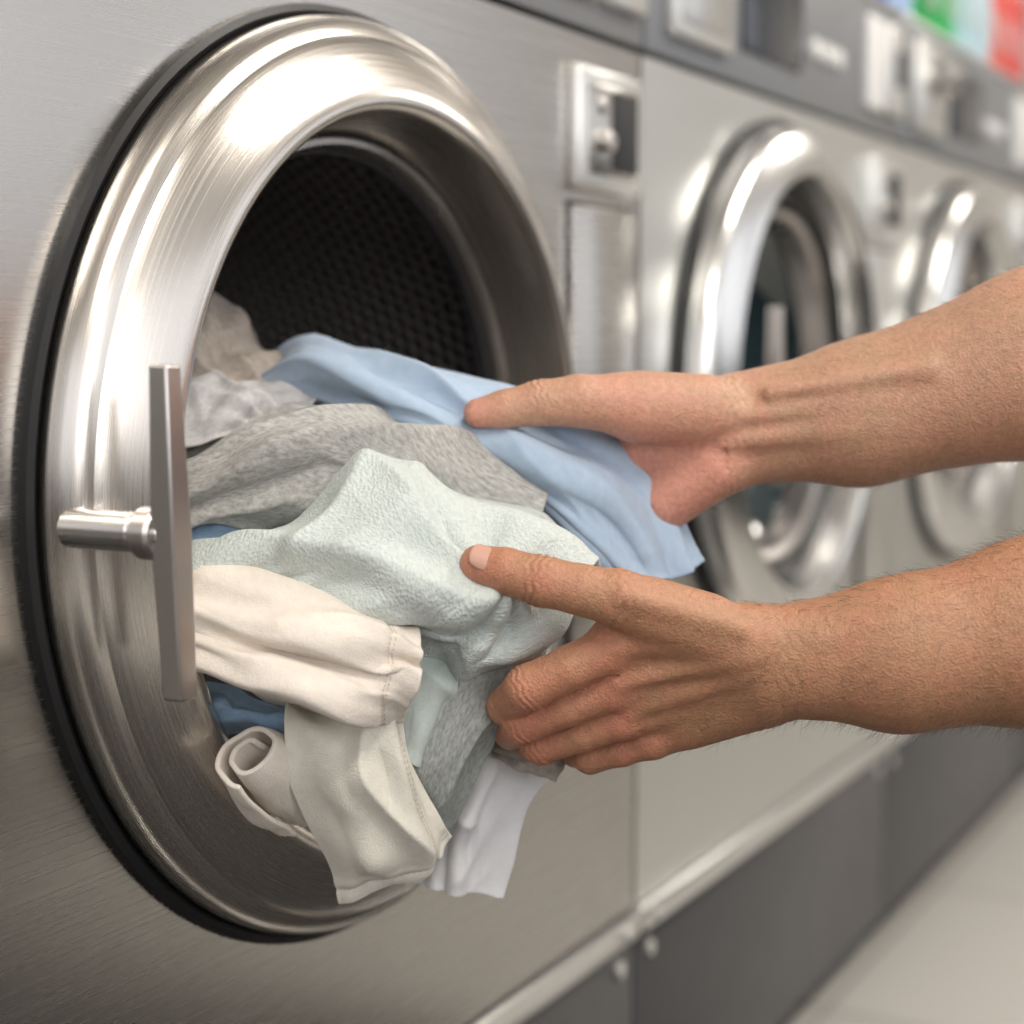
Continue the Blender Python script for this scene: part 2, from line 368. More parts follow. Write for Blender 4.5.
# ------------------------------------------------------------------ cloth
def crow(P, t):
    n = len(P); t = min(max(t, 0), n-1-1e-6); i = int(t); f = t-i
    p1 = P[i]; p2 = P[i+1]
    p0 = P[i-1] if i > 0 else 2*p1-p2
    p3 = P[i+2] if i+2 < n else 2*p2-p1
    return .5*((2*p1)+(-p0+p2)*f+(2*p0-5*p1+4*p2-p3)*f*f+(-p0+3*p1-3*p2+p3)*f**3)
def cloth(name, rows, mat, nu=90, nv=70, folds=(), crumple=.004, cs=14, thick=.0025, seed=0, ridges=(), pinch=(), seams=(), thread=None, edge=.0012, tuck=False):
    """rows: measured control points; folds (du,dv,freq,amp,phase); ridges: long creases (angle,freq_along,freq_across,amp)
    pinch: gathers radiating from a gripped spot (u,v,count,amp,reach); seams: ('u'|'v', value, stitched); tuck: continue back into the drum"""
    if tuck:
        rows = [[(r[0][0]-38, r[0][1]+4, r[0][2]+.04)]+list(r) for r in rows]
    C = [[np.array(L3(*p)) for p in r] for r in rows]
    G = np.zeros((nv+1, nu+1, 3))
    for a in range(nu+1):
        col = [crow(r, a/nu*(len(r)-1)) for r in C]
        for b in range(nv+1):
            G[b, a] = crow(col, b/nv*(len(col)-1))
    def norms(G):
        dU = np.gradient(G, axis=1); dV = np.gradient(G, axis=0)
        Nn = np.cross(dU, dV); Nn /= (np.linalg.norm(Nn, axis=2, keepdims=True)+1e-9)
        return Nn, dU, dV
    Nn, dU, dV = norms(G)
    sgn = -1 if Nn[..., 2].mean() > 0 else 1
    Nn = Nn*sgn
    lu = np.linalg.norm(dU, axis=2).mean()*nu; lv = np.linalg.norm(dV, axis=2).mean()*nv
    out = np.zeros_like(G)
    for b in range(nv+1):
        for a in range(nu+1):
            u = a/nu; v = b/nv; p = G[b, a]
            w = noise.noise(Vector((u*2.3+seed, v*2.3, seed*1.7)))
            d = 0
            for du, dv, fr, am, ph in folds:
                s = math.sin(2*math.pi*fr*(du*u+dv*v)+ph+w*2.6)
                mod = .55+.9*noise.noise(Vector((u*3+ph, v*3, 7+seed)))
                d += am*mod*math.copysign(abs(s)**.75, s)
            X = u*lu; Y = v*lv
            for ang, fa, fc, am in ridges:
                ca, sa = math.cos(ang), math.sin(ang)
                q = Vector(((X*ca+Y*sa)*fa, (-X*sa+Y*ca)*fc, seed+ang*5))
                q.y += .5*w
                r = 1-abs(noise.noise(q))*2.2
                d += am*(max(r, 0)**1.7 - .3)
            for pu, pv, cnt, am, reach in pinch:
                rx = (u-pu)*lu; ry = (v-pv)*lv; rr = math.hypot(rx, ry); th = math.atan2(ry, rx)
                s = math.sin(cnt*th+w*3+seed)
                d += am*math.copysign(abs(s)**.7, s)*min(1, rr/.02)*math.exp(-(rr/reach)**2)
            q = Vector((p[0]*cs, p[1]*cs, p[2]*cs+seed*3.1))
            d += crumple*(1-2.2*abs(noise.noise(q+Vector((.3*w, w, 0))))) - crumple*.5
            d += crumple*.25*noise.noise(q*2.7)
            for ax, val, st in seams:
                dd = ((v-val)*lv if ax == 'v' else (u-val)*lu)
                d -= .0012*math.exp(-(dd/.0016)**2)
                d += .0006*math.exp(-((abs(dd)-.005)/.003)**2)
            eb = min((1-u)*lu, v*lv, (1-v)*lv)
            d += edge*math.exp(-(eb/.005)**2)
            out[b, a] = p+Nn[b, a]*d
    vs = [toW(out[b, a]) for b in range(nv+1) for a in range(nu+1)]
    fs = [(b*(nu+1)+a, b*(nu+1)+a+1, (b+1)*(nu+1)+a+1, (b+1)*(nu+1)+a) for b in range(nv) for a in range(nu)]
    o = meshobj(name, vs, fs, mat, None, True)
    uv = o.data.uv_layers.new(name="UVMap")
    for l in o.data.loops:
        b, a = divmod(l.vertex_index, nu+1); uv.data[l.index].uv = (a/nu*lu, b/nv*lv)
    s = o.modifiers.new("s", 'SOLIDIFY'); s.thickness = thick; s.offset = 0
    ss = o.modifiers.new("ss", 'SUBSURF'); ss.levels = 1; ss.render_levels = 1
    N2, _, _ = norms(out); N2 = N2*sgn
    sv = []; sf = []
    def samp(A, u, v):
        x = min(max(u*nu, 0), nu-1e-4); y = min(max(v*nv, 0), nv-1e-4); i = int(x); j = int(y); fx = x-i; fy = y-j
        return (A[j, i]*(1-fx)+A[j, i+1]*fx)*(1-fy)+(A[j+1, i]*(1-fx)+A[j+1, i+1]*fx)*fy
    for ax, val, st in seams:
        if not st: continue
        Ls = lu if ax == 'v' else lv; n = int(Ls/.0034)
        for off in st:
            vv = val+off/(lv if ax == 'v' else lu)
            for k in range(2, n-1):
                t0 = k/n; t1 = (k+.62)/n
                A0 = (t0, vv) if ax == 'v' else (vv, t0); A1 = (t1, vv) if ax == 'v' else (vv, t1)
                p0 = samp(out, *A0); p1 = samp(out, *A1); nn = samp(N2, *A0); nn = nn/np.linalg.norm(nn)
                t = (p1-p0); t = t/np.linalg.norm(t); sd = np.cross(t, nn)*.0003
                base = len(sv); h = nn*(thick*.5)
                for P, hh in ((p0, 0), ((p0*3+p1)/4, .0004), ((p0+3*p1)/4, .0004), (p1, 0)):
                    sv.append(toW(P+h+nn*hh-sd)); sv.append(toW(P+h+nn*(hh+.0002))); sv.append(toW(P+h+nn*hh+sd))
                for r in range(3):
                    for c in range(2):
                        i = base+r*3+c; sf.append((i, i+1, i+4, i+3))
    if sv:
        so = meshobj("stitching", sv, sf, thread or mat); so.parent = o
    return o

F_blue = fabric("blue_cotton", (.37, .475, .61), (.42, .525, .66), 900, .3, 120, wrink=.15)
F_gray = fabric("heather_gray_knit", (.28, .275, .265), (.52, .51, .485), 1200, .25, 170, (1, 2.6, 1), wrink=.2)
F_mint = fabric("mint_terry", (.53, .59, .57), (.63, .675, .65), 560, .75, 300, terry=True, wrink=.08)
F_mint2 = fabric("mint_cotton", (.50, .57, .55), (.57, .63, .61), 900, .3, 200, wrink=.1)
F_cream = fabric("cream_cotton", (.77, .70, .62), (.83, .76, .68), 800, .5, 150, wrink=.12)
F_ivory = fabric("ivory_cotton", (.73, .70, .615), (.79, .76, .675), 800, .55, 150, wrink=.1)
F_gg = fabric("gray_green_knit", (.25, .27, .26), (.45, .47, .45), 1200, .4, 200, (3, 1, 1), wrink=.15)
F_white = fabric("white_cotton", (.80, .80, .82), (.85, .85, .87), 900, .3, 100, wrink=.2)
F_taupe = fabric("taupe_knit", (.30, .26, .225), (.42, .37, .33), 1000, .5, 150)
F_dblue = fabric("denim_blue", (.20, .31, .45), (.26, .38, .53), 1000, .4, 150)
T_cream = plain("cream_thread", (.60, .50, .41), .8)
T_ivory = plain("ivory_thread", (.58, .52, .43), .8)

cloth("light_blue_shirt", [
  [(262,380,1.30),(300,352,1.26),(370,368,1.23),(450,388,1.21),(530,412,1.20),(596,448,1.19),(645,500,1.19),(684,572,1.19)],
  [(262,378,1.25),(305,342,1.21),(370,360,1.18),(450,379,1.165),(530,402,1.160),(600,438,1.160),(652,492,1.165),(688,574,1.17)],
  [(265,388,1.23),(315,360,1.19),(385,382,1.155),(458,408,1.150),(532,438,1.145),(596,478,1.145),(640,525,1.15),(670,580,1.16)],
  [(270,398,1.22),(322,385,1.18),(398,405,1.145),(464,436,1.145),(536,472,1.140),(592,515,1.14),(625,550,1.145),(650,582,1.15)],
  [(275,408,1.23),(330,405,1.19),(408,428,1.15),(470,462,1.15),(540,502,1.150),(588,548,1.145),(612,572,1.15),(628,584,1.15)],
  [(282,425,1.27),(338,425,1.23),(420,450,1.20),(480,485,1.20),(545,525,1.19),(585,565,1.18),(603,582,1.18),(612,592,1.18)]],
  F_blue, 170, 110, folds=((0, 1, 2.5, .0080, .5),), crumple=.003, cs=12, seed=1,
  ridges=((.12, 4, 24, .012),), seams=(('v', .74, (.0015,)),), thread=F_blue)
cloth("heather_gray_tshirt", [
  [(182,452,1.22),(245,418,1.22),(320,412,1.22),(400,436,1.2),(470,470,1.19),(545,512,1.18)],
  [(182,440,1.14),(245,408,1.15),(320,401,1.15),(400,424,1.14),(470,462,1.14),(545,500,1.14)],
  [(180,470,1.10),(245,445,1.10),(320,428,1.10),(390,445,1.10),(455,478,1.11),(545,515,1.12)],
  [(180,500,1.09),(245,480,1.08),(320,462,1.085),(380,470,1.09),(440,500,1.10),(540,530,1.12)],
  [(182,520,1.10),(245,512,1.10),(310,502,1.11),(370,500,1.12),(430,520,1.13),(530,550,1.14)],
  [(190,530,1.14),(245,530,1.14),(310,525,1.15),(370,530,1.15),(430,540,1.16),(530,560,1.17)]],
  F_gray, 150, 100, folds=((.3, 1, 2.2, .009, 1),), crumple=.005, cs=13, seed=2, ridges=((-.35, 4, 18, .016), (.5, 6, 26, .004)), tuck=True)
cloth("mint_towel", [
  [(196,566,1.11),(290,530,1.14),(370,492,1.14),(440,498,1.14),(530,522,1.13),(600,572,1.12)],
  [(193,560,1.065),(285,530,1.09),(368,478,1.09),(435,486,1.085),(530,512,1.085),(597,562,1.085)],
  [(190,566,1.045),(285,545,1.055),(370,512,1.050),(445,524,1.050),(520,545,1.058),(590,577,1.066)],
  [(190,574,1.042),(285,565,1.045),(375,550,1.032),(455,570,1.035),(520,585,1.052),(580,602,1.062)],
  [(190,580,1.045),(285,585,1.045),(375,598,1.030),(450,622,1.030),(515,625,1.048),(568,630,1.06)],
  [(192,586,1.07),(285,598,1.06),(370,622,1.045),(440,650,1.040),(478,670,1.045),(545,655,1.065)],
  [(194,592,1.10),(290,604,1.09),(370,630,1.07),(435,655,1.07),(475,672,1.08),(540,660,1.085)]],
  F_mint, 180, 130, folds=((.5, .8, 2.2, .0085, 2.4),), crumple=.003, cs=9, thick=.005, seed=3,
  ridges=((.55, 4, 15, .016), (-.6, 4, 16, .009)), pinch=((.76, .52, 7, .0055, .065),), tuck=True)
cloth("cream_trousers", [
  [(188,584,1.09),(260,598,1.09),(340,615,1.085),(410,640,1.08)],
  [(186,584,1.05),(260,596,1.04),(340,612,1.035),(414,636,1.045)],
  [(186,604,1.035),(260,618,1.015),(340,632,1.008),(419,655,1.028)],
  [(190,628,1.03),(260,645,1.018),(340,662,1.020),(420,672,1.030)],
  [(196,650,1.03),(260,675,1.005),(340,694,1.008),(412,692,1.025)],
  [(202,664,1.045),(262,700,1.03),(335,714,1.035),(402,700,1.045)],
  [(206,666,1.09),(265,704,1.08),(335,716,1.08),(398,702,1.08)]],
  F_cream, 140, 120, folds=((-.15, 1, 3.0, .0080, .9),), crumple=.002, cs=11, seed=4,
  ridges=((.22, 3, 20, .012),), seams=(('u', .90, (-.0012, .0022)),), thread=T_cream, tuck=True)
cloth("mint_blouse", [
  [(330,610,1.08),(385,625,1.075),(440,640,1.075),(478,655,1.08)],
  [(345,655,1.075),(390,660,1.068),(432,672,1.065),(466,685,1.075)],
  [(360,690,1.075),(392,700,1.065),(425,710,1.065),(450,722,1.075)],
  [(372,740,1.08),(395,750,1.07),(415,765,1.072),(432,775,1.08)]],
  F_mint2, 80, 80, folds=((1, .2, 1.3, .004, 1),), crumple=.002, cs=14, seed=9, ridges=((1.3, 5, 20, .006),))
cloth("ivory_shirt", [
  [(288,700,1.10),(335,708,1.09),(372,702,1.08),(396,696,1.08)],
  [(286,716,1.06),(335,722,1.05),(378,712,1.05),(404,712,1.06)],
  [(290,765,1.06),(342,775,1.042),(386,762,1.045),(414,755,1.06)],
  [(300,815,1.075),(350,825,1.055),(398,812,1.06),(432,798,1.075)],
  [(320,868,1.09),(362,872,1.07),(412,850,1.075),(447,828,1.085)],
  [(338,908,1.105),(374,898,1.095),(414,872,1.095),(452,836,1.095)]],
  F_ivory, 110, 140, folds=((1, .1, 1.4, .007, 2.0),), crumple=.0015, cs=10, seed=5, ridges=((1.35, 3, 18, .010),),
  seams=(('u', .80, (-.001, .002)), ('v', .94, (-.0005,))), thread=T_ivory)
cloth("gray_green_sweater", [
  [(440,645,1.10),(490,652,1.09),(555,640,1.10)],
  [(425,675,1.085),(475,680,1.072),(532,668,1.09)],
  [(408,715,1.085),(455,722,1.068),(505,712,1.09)],
  [(396,765,1.09),(440,770,1.075),(486,752,1.10)],
  [(396,795,1.105),(430,808,1.095),(468,800,1.11)],
  [(405,806,1.12),(430,824,1.11),(452,830,1.12)]],
  F_gg, 90, 110, folds=((1, .25, 1.1, .003, .5),), crumple=.002, cs=12, seed=6, ridges=((1.9, 4, 22, .006),))
cloth("white_tshirt", [
  [(430,745,1.14),(480,740,1.13),(560,735,1.14)],
  [(420,800,1.15),(475,790,1.13),(548,770,1.15)],
  [(418,845,1.16),(465,845,1.145),(524,815,1.16)],
  [(408,880,1.17),(458,892,1.155),(502,898,1.165)]],
  F_white, 90, 90, folds=((1, .1, 2.2, .005, 0),), crumple=.002, cs=12, seed=7, ridges=((1.5, 4, 24, .006),))
cloth("taupe_cardigan", [
  [(480,725,1.13),(530,735,1.12),(575,745,1.13)],
  [(484,742,1.12),(528,755,1.11),(566,760,1.12)],
  [(492,756,1.12),(528,770,1.115),(556,782,1.12)]],
  F_taupe, 40, 30, folds=((.5, 1, 2, .003, 0),), crumple=.003, seed=8)
cloth("blue_jeans", [
  [(180,505,1.17),(250,498,1.18),(310,505,1.18)],
  [(182,520,1.12),(245,510,1.13),(305,514,1.14)],
  [(182,540,1.10),(245,530,1.105),(305,528,1.12)],
  [(185,562,1.10),(245,552,1.11),(300,548,1.13)]],
  F_dblue, 80, 60, folds=((.2, 1, 1.8, .004, 0),), crumple=.004, seed=10, ridges=((.3, 6, 26, .006),), tuck=True)
cloth("blue_jeans", [
  [(190,678,1.12),(240,695,1.12),(290,715,1.12)],
  [(190,692,1.07),(240,704,1.07),(290,716,1.07)],
  [(195,712,1.07),(240,716,1.065),(285,724,1.07)],
  [(205,732,1.10),(240,735,1.10),(285,738,1.10)]],
  F_dblue, 60, 40, folds=((.2, 1, 1.4, .004, 0),), crumple=.004, seed=11)
cloth("taupe_sweater", [
  [(150,330,1.32),(200,310,1.33),(250,345,1.33),(290,375,1.32)],
  [(150,320,1.24),(195,305,1.25),(235,330,1.26),(275,372,1.26)],
  [(155,360,1.19),(200,345,1.20),(238,365,1.21),(275,388,1.22)],
  [(160,395,1.17),(205,385,1.18),(240,395,1.19),(280,402,1.2)]],
  F_taupe, 90, 80, folds=((1, .5, 2.0, .008, 0),), crumple=.008, cs=14, seed=12, ridges=((.9, 5, 18, .010),))
cloth("pale_gray_towel", [
  [(165,395,1.22),(215,380,1.24),(270,388,1.25),(330,410,1.25)],
  [(165,385,1.16),(215,375,1.18),(265,385,1.19),(320,402,1.2)],
  [(170,420,1.13),(215,405,1.14),(262,402,1.16),(310,410,1.17)],
  [(175,455,1.12),(215,440,1.13),(260,425,1.15),(300,425,1.16)]],
  fabric("pale_gray", (.44,.43,.43), (.56,.55,.55), 900, .4, 200), 80, 60, folds=((1, .6, 2.2, .005, 1),), crumple=.005, seed=13, ridges=((.6, 6, 22, .007),))
def roll(name, a, b, r, turns, mat):
    a = np.array(L3(*a)); b = np.array(L3(*b)); ax = b-a; Ln = np.linalg.norm(ax); ax /= Ln
    e1 = np.cross(ax, [0, 0, 1.]); e1 /= np.linalg.norm(e1); e2 = np.cross(ax, e1)
    nu, nv = 50, 130; vs = []; fs = []
    for i in range(nu+1):
        for j in range(nv+1):
            s = j/nv; th = turns*2*math.pi*s+3.6
            rr = r*(.34+.66*s)*(1+.18*noise.noise(Vector((math.cos(th)*1.3, math.sin(th)*1.3, i/nu*2.6))))
            rr *= (.92+.18*math.sin(math.pi*min(1, i/nu*1.2)))
            wob = .004*noise.noise(Vector((s*5, 3.3, 1)))*(1-i/nu)
            p = a+ax*(Ln*i/nu+wob)+e1*rr*math.cos(th)+e2*rr*.80*math.sin(th)
            vs.append(toW(p))
    for i in range(nu):
        for j in range(nv): k = i*(nv+1)+j; fs.append((k, k+1, k+nv+2, k+nv+1))
    o = meshobj(name, vs, fs, mat); uv = o.data.uv_layers.new(name="UVMap")
    for l in o.data.loops:
        i, j = divmod(l.vertex_index, nv+1); uv.data[l.index].uv = (i/nu*Ln, j/nv*r*9)
    s = o.modifiers.new("s", 'SOLIDIFY'); s.thickness = .0035; s.offset = 0
    ss = o.modifiers.new("ss", 'SUBSURF'); ss.levels = 1; ss.render_levels = 1
roll("cream_sock_roll", (247,752,1.048), (303,808,1.108), .0255, 1.6, F_cream)

# ------------------------------------------------------------------ hands (signed distance modelling -> surface nets)
class SDF:
    def __init__(s, lo, hi, h):
        s.lo = np.array(lo); s.h = h
        s.n = np.ceil((np.array(hi)-s.lo)/h).astype(int)+1
        s.f = np.full(tuple(s.n), .05, np.float32)
        s.ax = [s.lo[i]+h*np.arange(s.n[i]) for i in range(3)]
    def box_(s, pts, m):
        pts = np.array(pts)
        a = np.maximum(((pts.min(0)-m-s.lo)/s.h).astype(int), 0); b = np.minimum(((pts.max(0)+m-s.lo)/s.h).astype(int)+2, s.n)
        return tuple(slice(a[i], b[i]) for i in range(3))
    def cone_d(s, sl, a, b, ra, rb):
        a = np.array(a); b = np.array(b); ba = b-a; L = ba@ba+1e-12
        X = s.ax[0][sl[0]][:, None, None]-a[0]; Y = s.ax[1][sl[1]][None, :, None]-a[1]; Z = s.ax[2][sl[2]][None, None, :]-a[2]
        t = np.clip((X*ba[0]+Y*ba[1]+Z*ba[2])/L, 0, 1)
        d = np.sqrt((X-t*ba[0])**2+(Y-t*ba[1])**2+(Z-t*ba[2])**2)
        return (d-(ra+(rb-ra)*t)).astype(np.float32)
    def add(s, a, b, ra, rb, k=.006):
        sl = s.box_([a, b], max(ra, rb)+.03)
        d = s.cone_d(sl, a, b, ra, rb); f = s.f[sl]
        h = np.maximum(k-np.abs(f-d), 0)/k
        s.f[sl] = np.minimum(f, d)-h*h*k*.25
    def merge(s, o, k):
        h = np.maximum(k-np.abs(s.f-o.f), 0)/k
        s.f = np.minimum(s.f, o.f)-h*h*k*.25
    def cut(s, a, b, ra, rb, k=.002):
        sl = s.box_([a, b], max(ra, rb)+.01)
        d = -s.cone_d(sl, a, b, ra, rb); f = s.f[sl]
        h = np.maximum(k-np.abs(f-d), 0)/k
        s.f[sl] = np.maximum(f, d)+h*h*k*.25
    def mesh(s):
        f = s.f; ins = f < 0
        nx, ny, nz = [n-1 for n in f.shape]
        cnt = np.zeros((nx, ny, nz), np.int8)
        for i in (0, 1):
            for j in (0, 1):
                for k in (0, 1): cnt += ins[i:i+nx, j:j+ny, k:k+nz]
        act = (cnt > 0) & (cnt < 8); idx = np.full(act.shape, -1, np.int64)
        C = np.argwhere(act); idx[act] = np.arange(len(C))
        acc = np.zeros((len(C), 3)); w = np.zeros(len(C))
        cs = [(i, j, k) for i in (0, 1) for j in (0, 1) for k in (0, 1)]
        for a in cs:
            for b in cs:
                if sum(b)-sum(a) == 1 and sum(abs(b[q]-a[q]) for q in range(3)) == 1:
                    fa = f[C[:, 0]+a[0], C[:, 1]+a[1], C[:, 2]+a[2]]; fb = f[C[:, 0]+b[0], C[:, 1]+b[1], C[:, 2]+b[2]]
                    m = (fa < 0) != (fb < 0)
                    t = np.where(m, fa/np.where(m, fa-fb, 1), 0)
                    p = np.array(a)[None]+t[:, None]*(np.array(b)-np.array(a))[None]
                    acc[m] += p[m]; w[m] += 1
        V = s.lo+s.h*(C+acc/w[:, None])
        Q = []
        for ax in range(3):
            A = [slice(1, -1)]*3; B = [slice(1, -1)]*3
            A[ax] = slice(0, -1); B[ax] = slice(1, None)
            ch = ins[tuple(A)] != ins[tuple(B)]
            P = np.argwhere(ch); off = np.ones(3, int); off[ax] = 0; P = P+off
            sg = ins[P[:, 0], P[:, 1], P[:, 2]]
            o1 = [0, 0, 0]; o2 = [0, 0, 0]; o1[(ax+1) % 3] = -1; o2[(ax+2) % 3] = -1
            o1 = np.array(o1); o2 = np.array(o2)
            q = np.stack([idx[tuple((P+d).T)] for d in (0*o1, o1, o1+o2, o2)], 1)
            q[~sg] = q[~sg][:, ::-1]
            Q.append(q)
        return V, np.concatenate(Q)
def lap(V, Q, it=3, lam=.5):
    E = np.concatenate([Q[:, [0, 1]], Q[:, [1, 2]], Q[:, [2, 3]], Q[:, [3, 0]]]); E = np.concatenate([E, E[:, ::-1]])
    n = len(V); deg = np.bincount(E[:, 0], minlength=n)[:, None]
    for _ in range(it):
        A = np.stack([np.bincount(E[:, 0], V[E[:, 1], k], n) for k in range(3)], 1)
        V = V+lam*(A/deg-V)
    return V

def skin_mat(name, base, red):
    m, nt, b = newmat(name)
    at = N(nt, "ShaderNodeAttribute"); at.attribute_name = "blush"
    tc = N(nt, "ShaderNodeTexCoord")
    nz = N(nt, "ShaderNodeTexNoise"); nz.inputs["Scale"].default_value = 38; nz.inputs["Detail"].default_value = 7; nz.inputs["Roughness"].default_value = .6
    nt.links.new(tc.outputs["Object"], nz.inputs["Vector"])
    mth = N(nt, "ShaderNodeMath", operation='MULTIPLY_ADD'); nt.links.new(nz.outputs["Fac"], mth.inputs[0]); mth.inputs[1].default_value = 1.5; mth.inputs[2].default_value = -.58
    ad = N(nt, "ShaderNodeMath", operation='ADD', use_clamp=True); nt.links.new(mth.outputs[0], ad.inputs[0]); nt.links.new(at.outputs["Fac"], ad.inputs[1])
    mx = N(nt, "ShaderNodeMix", data_type='RGBA'); mx.inputs["A"].default_value = (*base, 1); mx.inputs["B"].default_value = (*red, 1)
    nt.links.new(ad.outputs[0], mx.inputs["Factor"])
    n5 = N(nt, "ShaderNodeTexNoise"); n5.inputs["Scale"].default_value = 280; n5.inputs["Detail"].default_value = 3
    nt.links.new(tc.outputs["Object"], n5.inputs["Vector"])
    r5 = N(nt, "ShaderNodeMapRange"); r5.inputs["From Min"].default_value = .38; r5.inputs["From Max"].default_value = .62; r5.inputs["To Min"].default_value = .90; r5.inputs["To Max"].default_value = 1.04
    nt.links.new(n5.outputs["Fac"], r5.inputs["Value"])
    vm = N(nt, "ShaderNodeVectorMath", operation='SCALE'); nt.links.new(mx.outputs["Result"], vm.inputs[0]); nt.links.new(r5.outputs[0], vm.inputs["Scale"])
    nt.links.new(vm.outputs[0], b.inputs["Base Color"])
    b.inputs["Subsurface Weight"].default_value = .10; b.inputs["Subsurface Radius"].default_value = (1, .35, .2); b.inputs["Subsurface Scale"].default_value = .004
    b.inputs["Roughness"].default_value = .48; b.inputs["Specular IOR Level"].default_value = .45
    v = N(nt, "ShaderNodeTexVoronoi"); v.inputs["Scale"].default_value = 650; nt.links.new(tc.outputs["Object"], v.inputs["Vector"])
    n3 = N(nt, "ShaderNodeTexNoise"); n3.inputs["Scale"].default_value = 105; n3.inputs["Detail"].default_value = 5; n3.inputs["Distortion"].default_value = .8; nt.links.new(tc.outputs["Object"], n3.inputs["Vector"])
    a2 = N(nt, "ShaderNodeMath", operation='MULTIPLY_ADD'); nt.links.new(n3.outputs["Fac"], a2.inputs[0]); a2.inputs[1].default_value = 2.2; nt.links.new(v.outputs["Distance"], a2.inputs[2])
    bp = N(nt, "ShaderNodeBump"); bp.inputs["Strength"].default_value = .5; bp.inputs["Distance"].default_value = .0009
    nt.links.new(a2.outputs[0], bp.inputs["Height"]); nt.links.new(bp.outputs[0], b.inputs["Normal"])
    return m
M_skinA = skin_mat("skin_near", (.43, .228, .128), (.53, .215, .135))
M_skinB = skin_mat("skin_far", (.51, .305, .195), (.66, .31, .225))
M_nail = plain("fingernail", (.58, .33, .25), .28, coat=.3)
M_hair = plain("arm_hair", (.07, .04, .025), .5)
person = empty("person", W3(1250, 560, 1.05))

def arm(name, mat, body, fingers, cuts, ridges, blush, folds, bounds, axis, hair):
    lo, hi = bounds
    A = SDF(lo, hi, .0012)
    for a, b, ra, rb, k in body: A.add(L3(*a), L3(*b), ra, rb, k)
    FF = SDF(lo, hi, .0012)
    for chain in fingers:
        Bf = SDF(lo, hi, .0012)
        for (p, r), (q, s2) in zip(chain[:-1], chain[1:]):
            Bf.add(L3(*p), L3(*q), r, s2, .003)
        FF.merge(Bf, .0010)
    A.merge(FF, .0055)
    for a, b, ra, rb, k in ridges: A.add(L3(*a), L3(*b), ra, rb, k)
    for a, b, ra, rb in cuts: A.cut(L3(*a), L3(*b), ra, rb)
    V, Q = A.mesh(); V = lap(V, Q, 2, .5)
    for c, e, rad, sp, am in folds:
        c = np.array(L3(*c)); e = np.array(L3(*e)); ax = (e-c)/np.linalg.norm(e-c)
        d = V-c; s = d@ax; r = np.linalg.norm(d, axis=1)
        wob = .25*sp*np.sin(V[:, 1]*520+V[:, 2]*300)
        w = np.exp(-(s/(sp*1.5))**2)*(r < rad*1.6)
        out = d-np.outer(s, ax); out /= (np.linalg.norm(out, axis=1, keepdims=True)+1e-9)
        cc = np.cos(2*math.pi*(s+wob)/sp); V = V+out*(-am*w*np.maximum(cc, -.2)**1)[:, None]
    bl = np.zeros(len(V))
    for p, r, a in blush:
        bl += a*np.exp(-(np.linalg.norm(V-np.array(L3(*p)), axis=1)/r)**2)
    Wv = np.array(CAMP)+V[:, :1]*np.array(right)+V[:, 1:2]*np.array(up)+V[:, 2:3]*np.array(fwd)
    me = bpy.data.meshes.new(name); me.from_pydata(Wv.tolist(), [], Q.tolist()); me.update()
    me.polygons.foreach_set("use_smooth", [True]*len(me.polygons))
    at = me.attributes.new("blush", 'FLOAT', 'POINT'); at.data.foreach_set("value", bl.astype(np.float32))
    me.materials.append(mat)
    bm = bmesh.new(); bm.from_mesh(me); bmesh.ops.recalc_face_normals(bm, faces=bm.faces[:]); bm.to_mesh(me); bm.free()
    o = bpy.data.objects.new(name, me); link(o, person); o.matrix_parent_inverse = Matrix.Translation(person.location).inverted()
    uu = 512+V[:, 0]/V[:, 2]*F
    cand = np.where(uu > hair[0])[0]
    rs = np.random.RandomState(5); pick = rs.choice(cand, hair[1])
    tipd = (Vector(W3(*axis[0]))-Vector(W3(*axis[1]))).normalized()
    cu = bpy.data.curves.new("arm_hair", 'CURVE'); cu.dimensions = '3D'; cu.bevel_depth = .00007; cu.bevel_resolution = 0; cu.materials.append(M_hair)
    for i in pick:
        if rs.rand() > min(1, (uu[i]-hair[0])/90+.15): continue
        p = me.vertices[int(i)].co; n = me.vertices[int(i)].normal
        Lh = .004+.007*rs.rand(); rnd = Vector(rs.randn(3))*.35; dv = (tipd+rnd-Vector((0, 0, .25))).normalized()
        sp = cu.splines.new('POLY'); sp.points.add(3)
        for k in range(4):
            t = k/3; q = p+n*(.0030*math.sin(t*1.7))*(.5+.5*rs.rand())+dv*Lh*t
            sp.points[k].co = (*q, 1); sp.points[k].radius = 1-.7*t
    ho = bpy.data.objects.new("arm_hair", cu); link(ho, person); ho.matrix_parent_inverse = Matrix.Translation(person.location).inverted()
    return o
def bnd(u0, v0, u1, v1, d0, d1):
    ps = [L3(u, v, d) for u in (u0, u1) for v in (v0, v1) for d in (d0, d1)]
    ps = np.array(ps); return ps.min(0), ps.max(0)

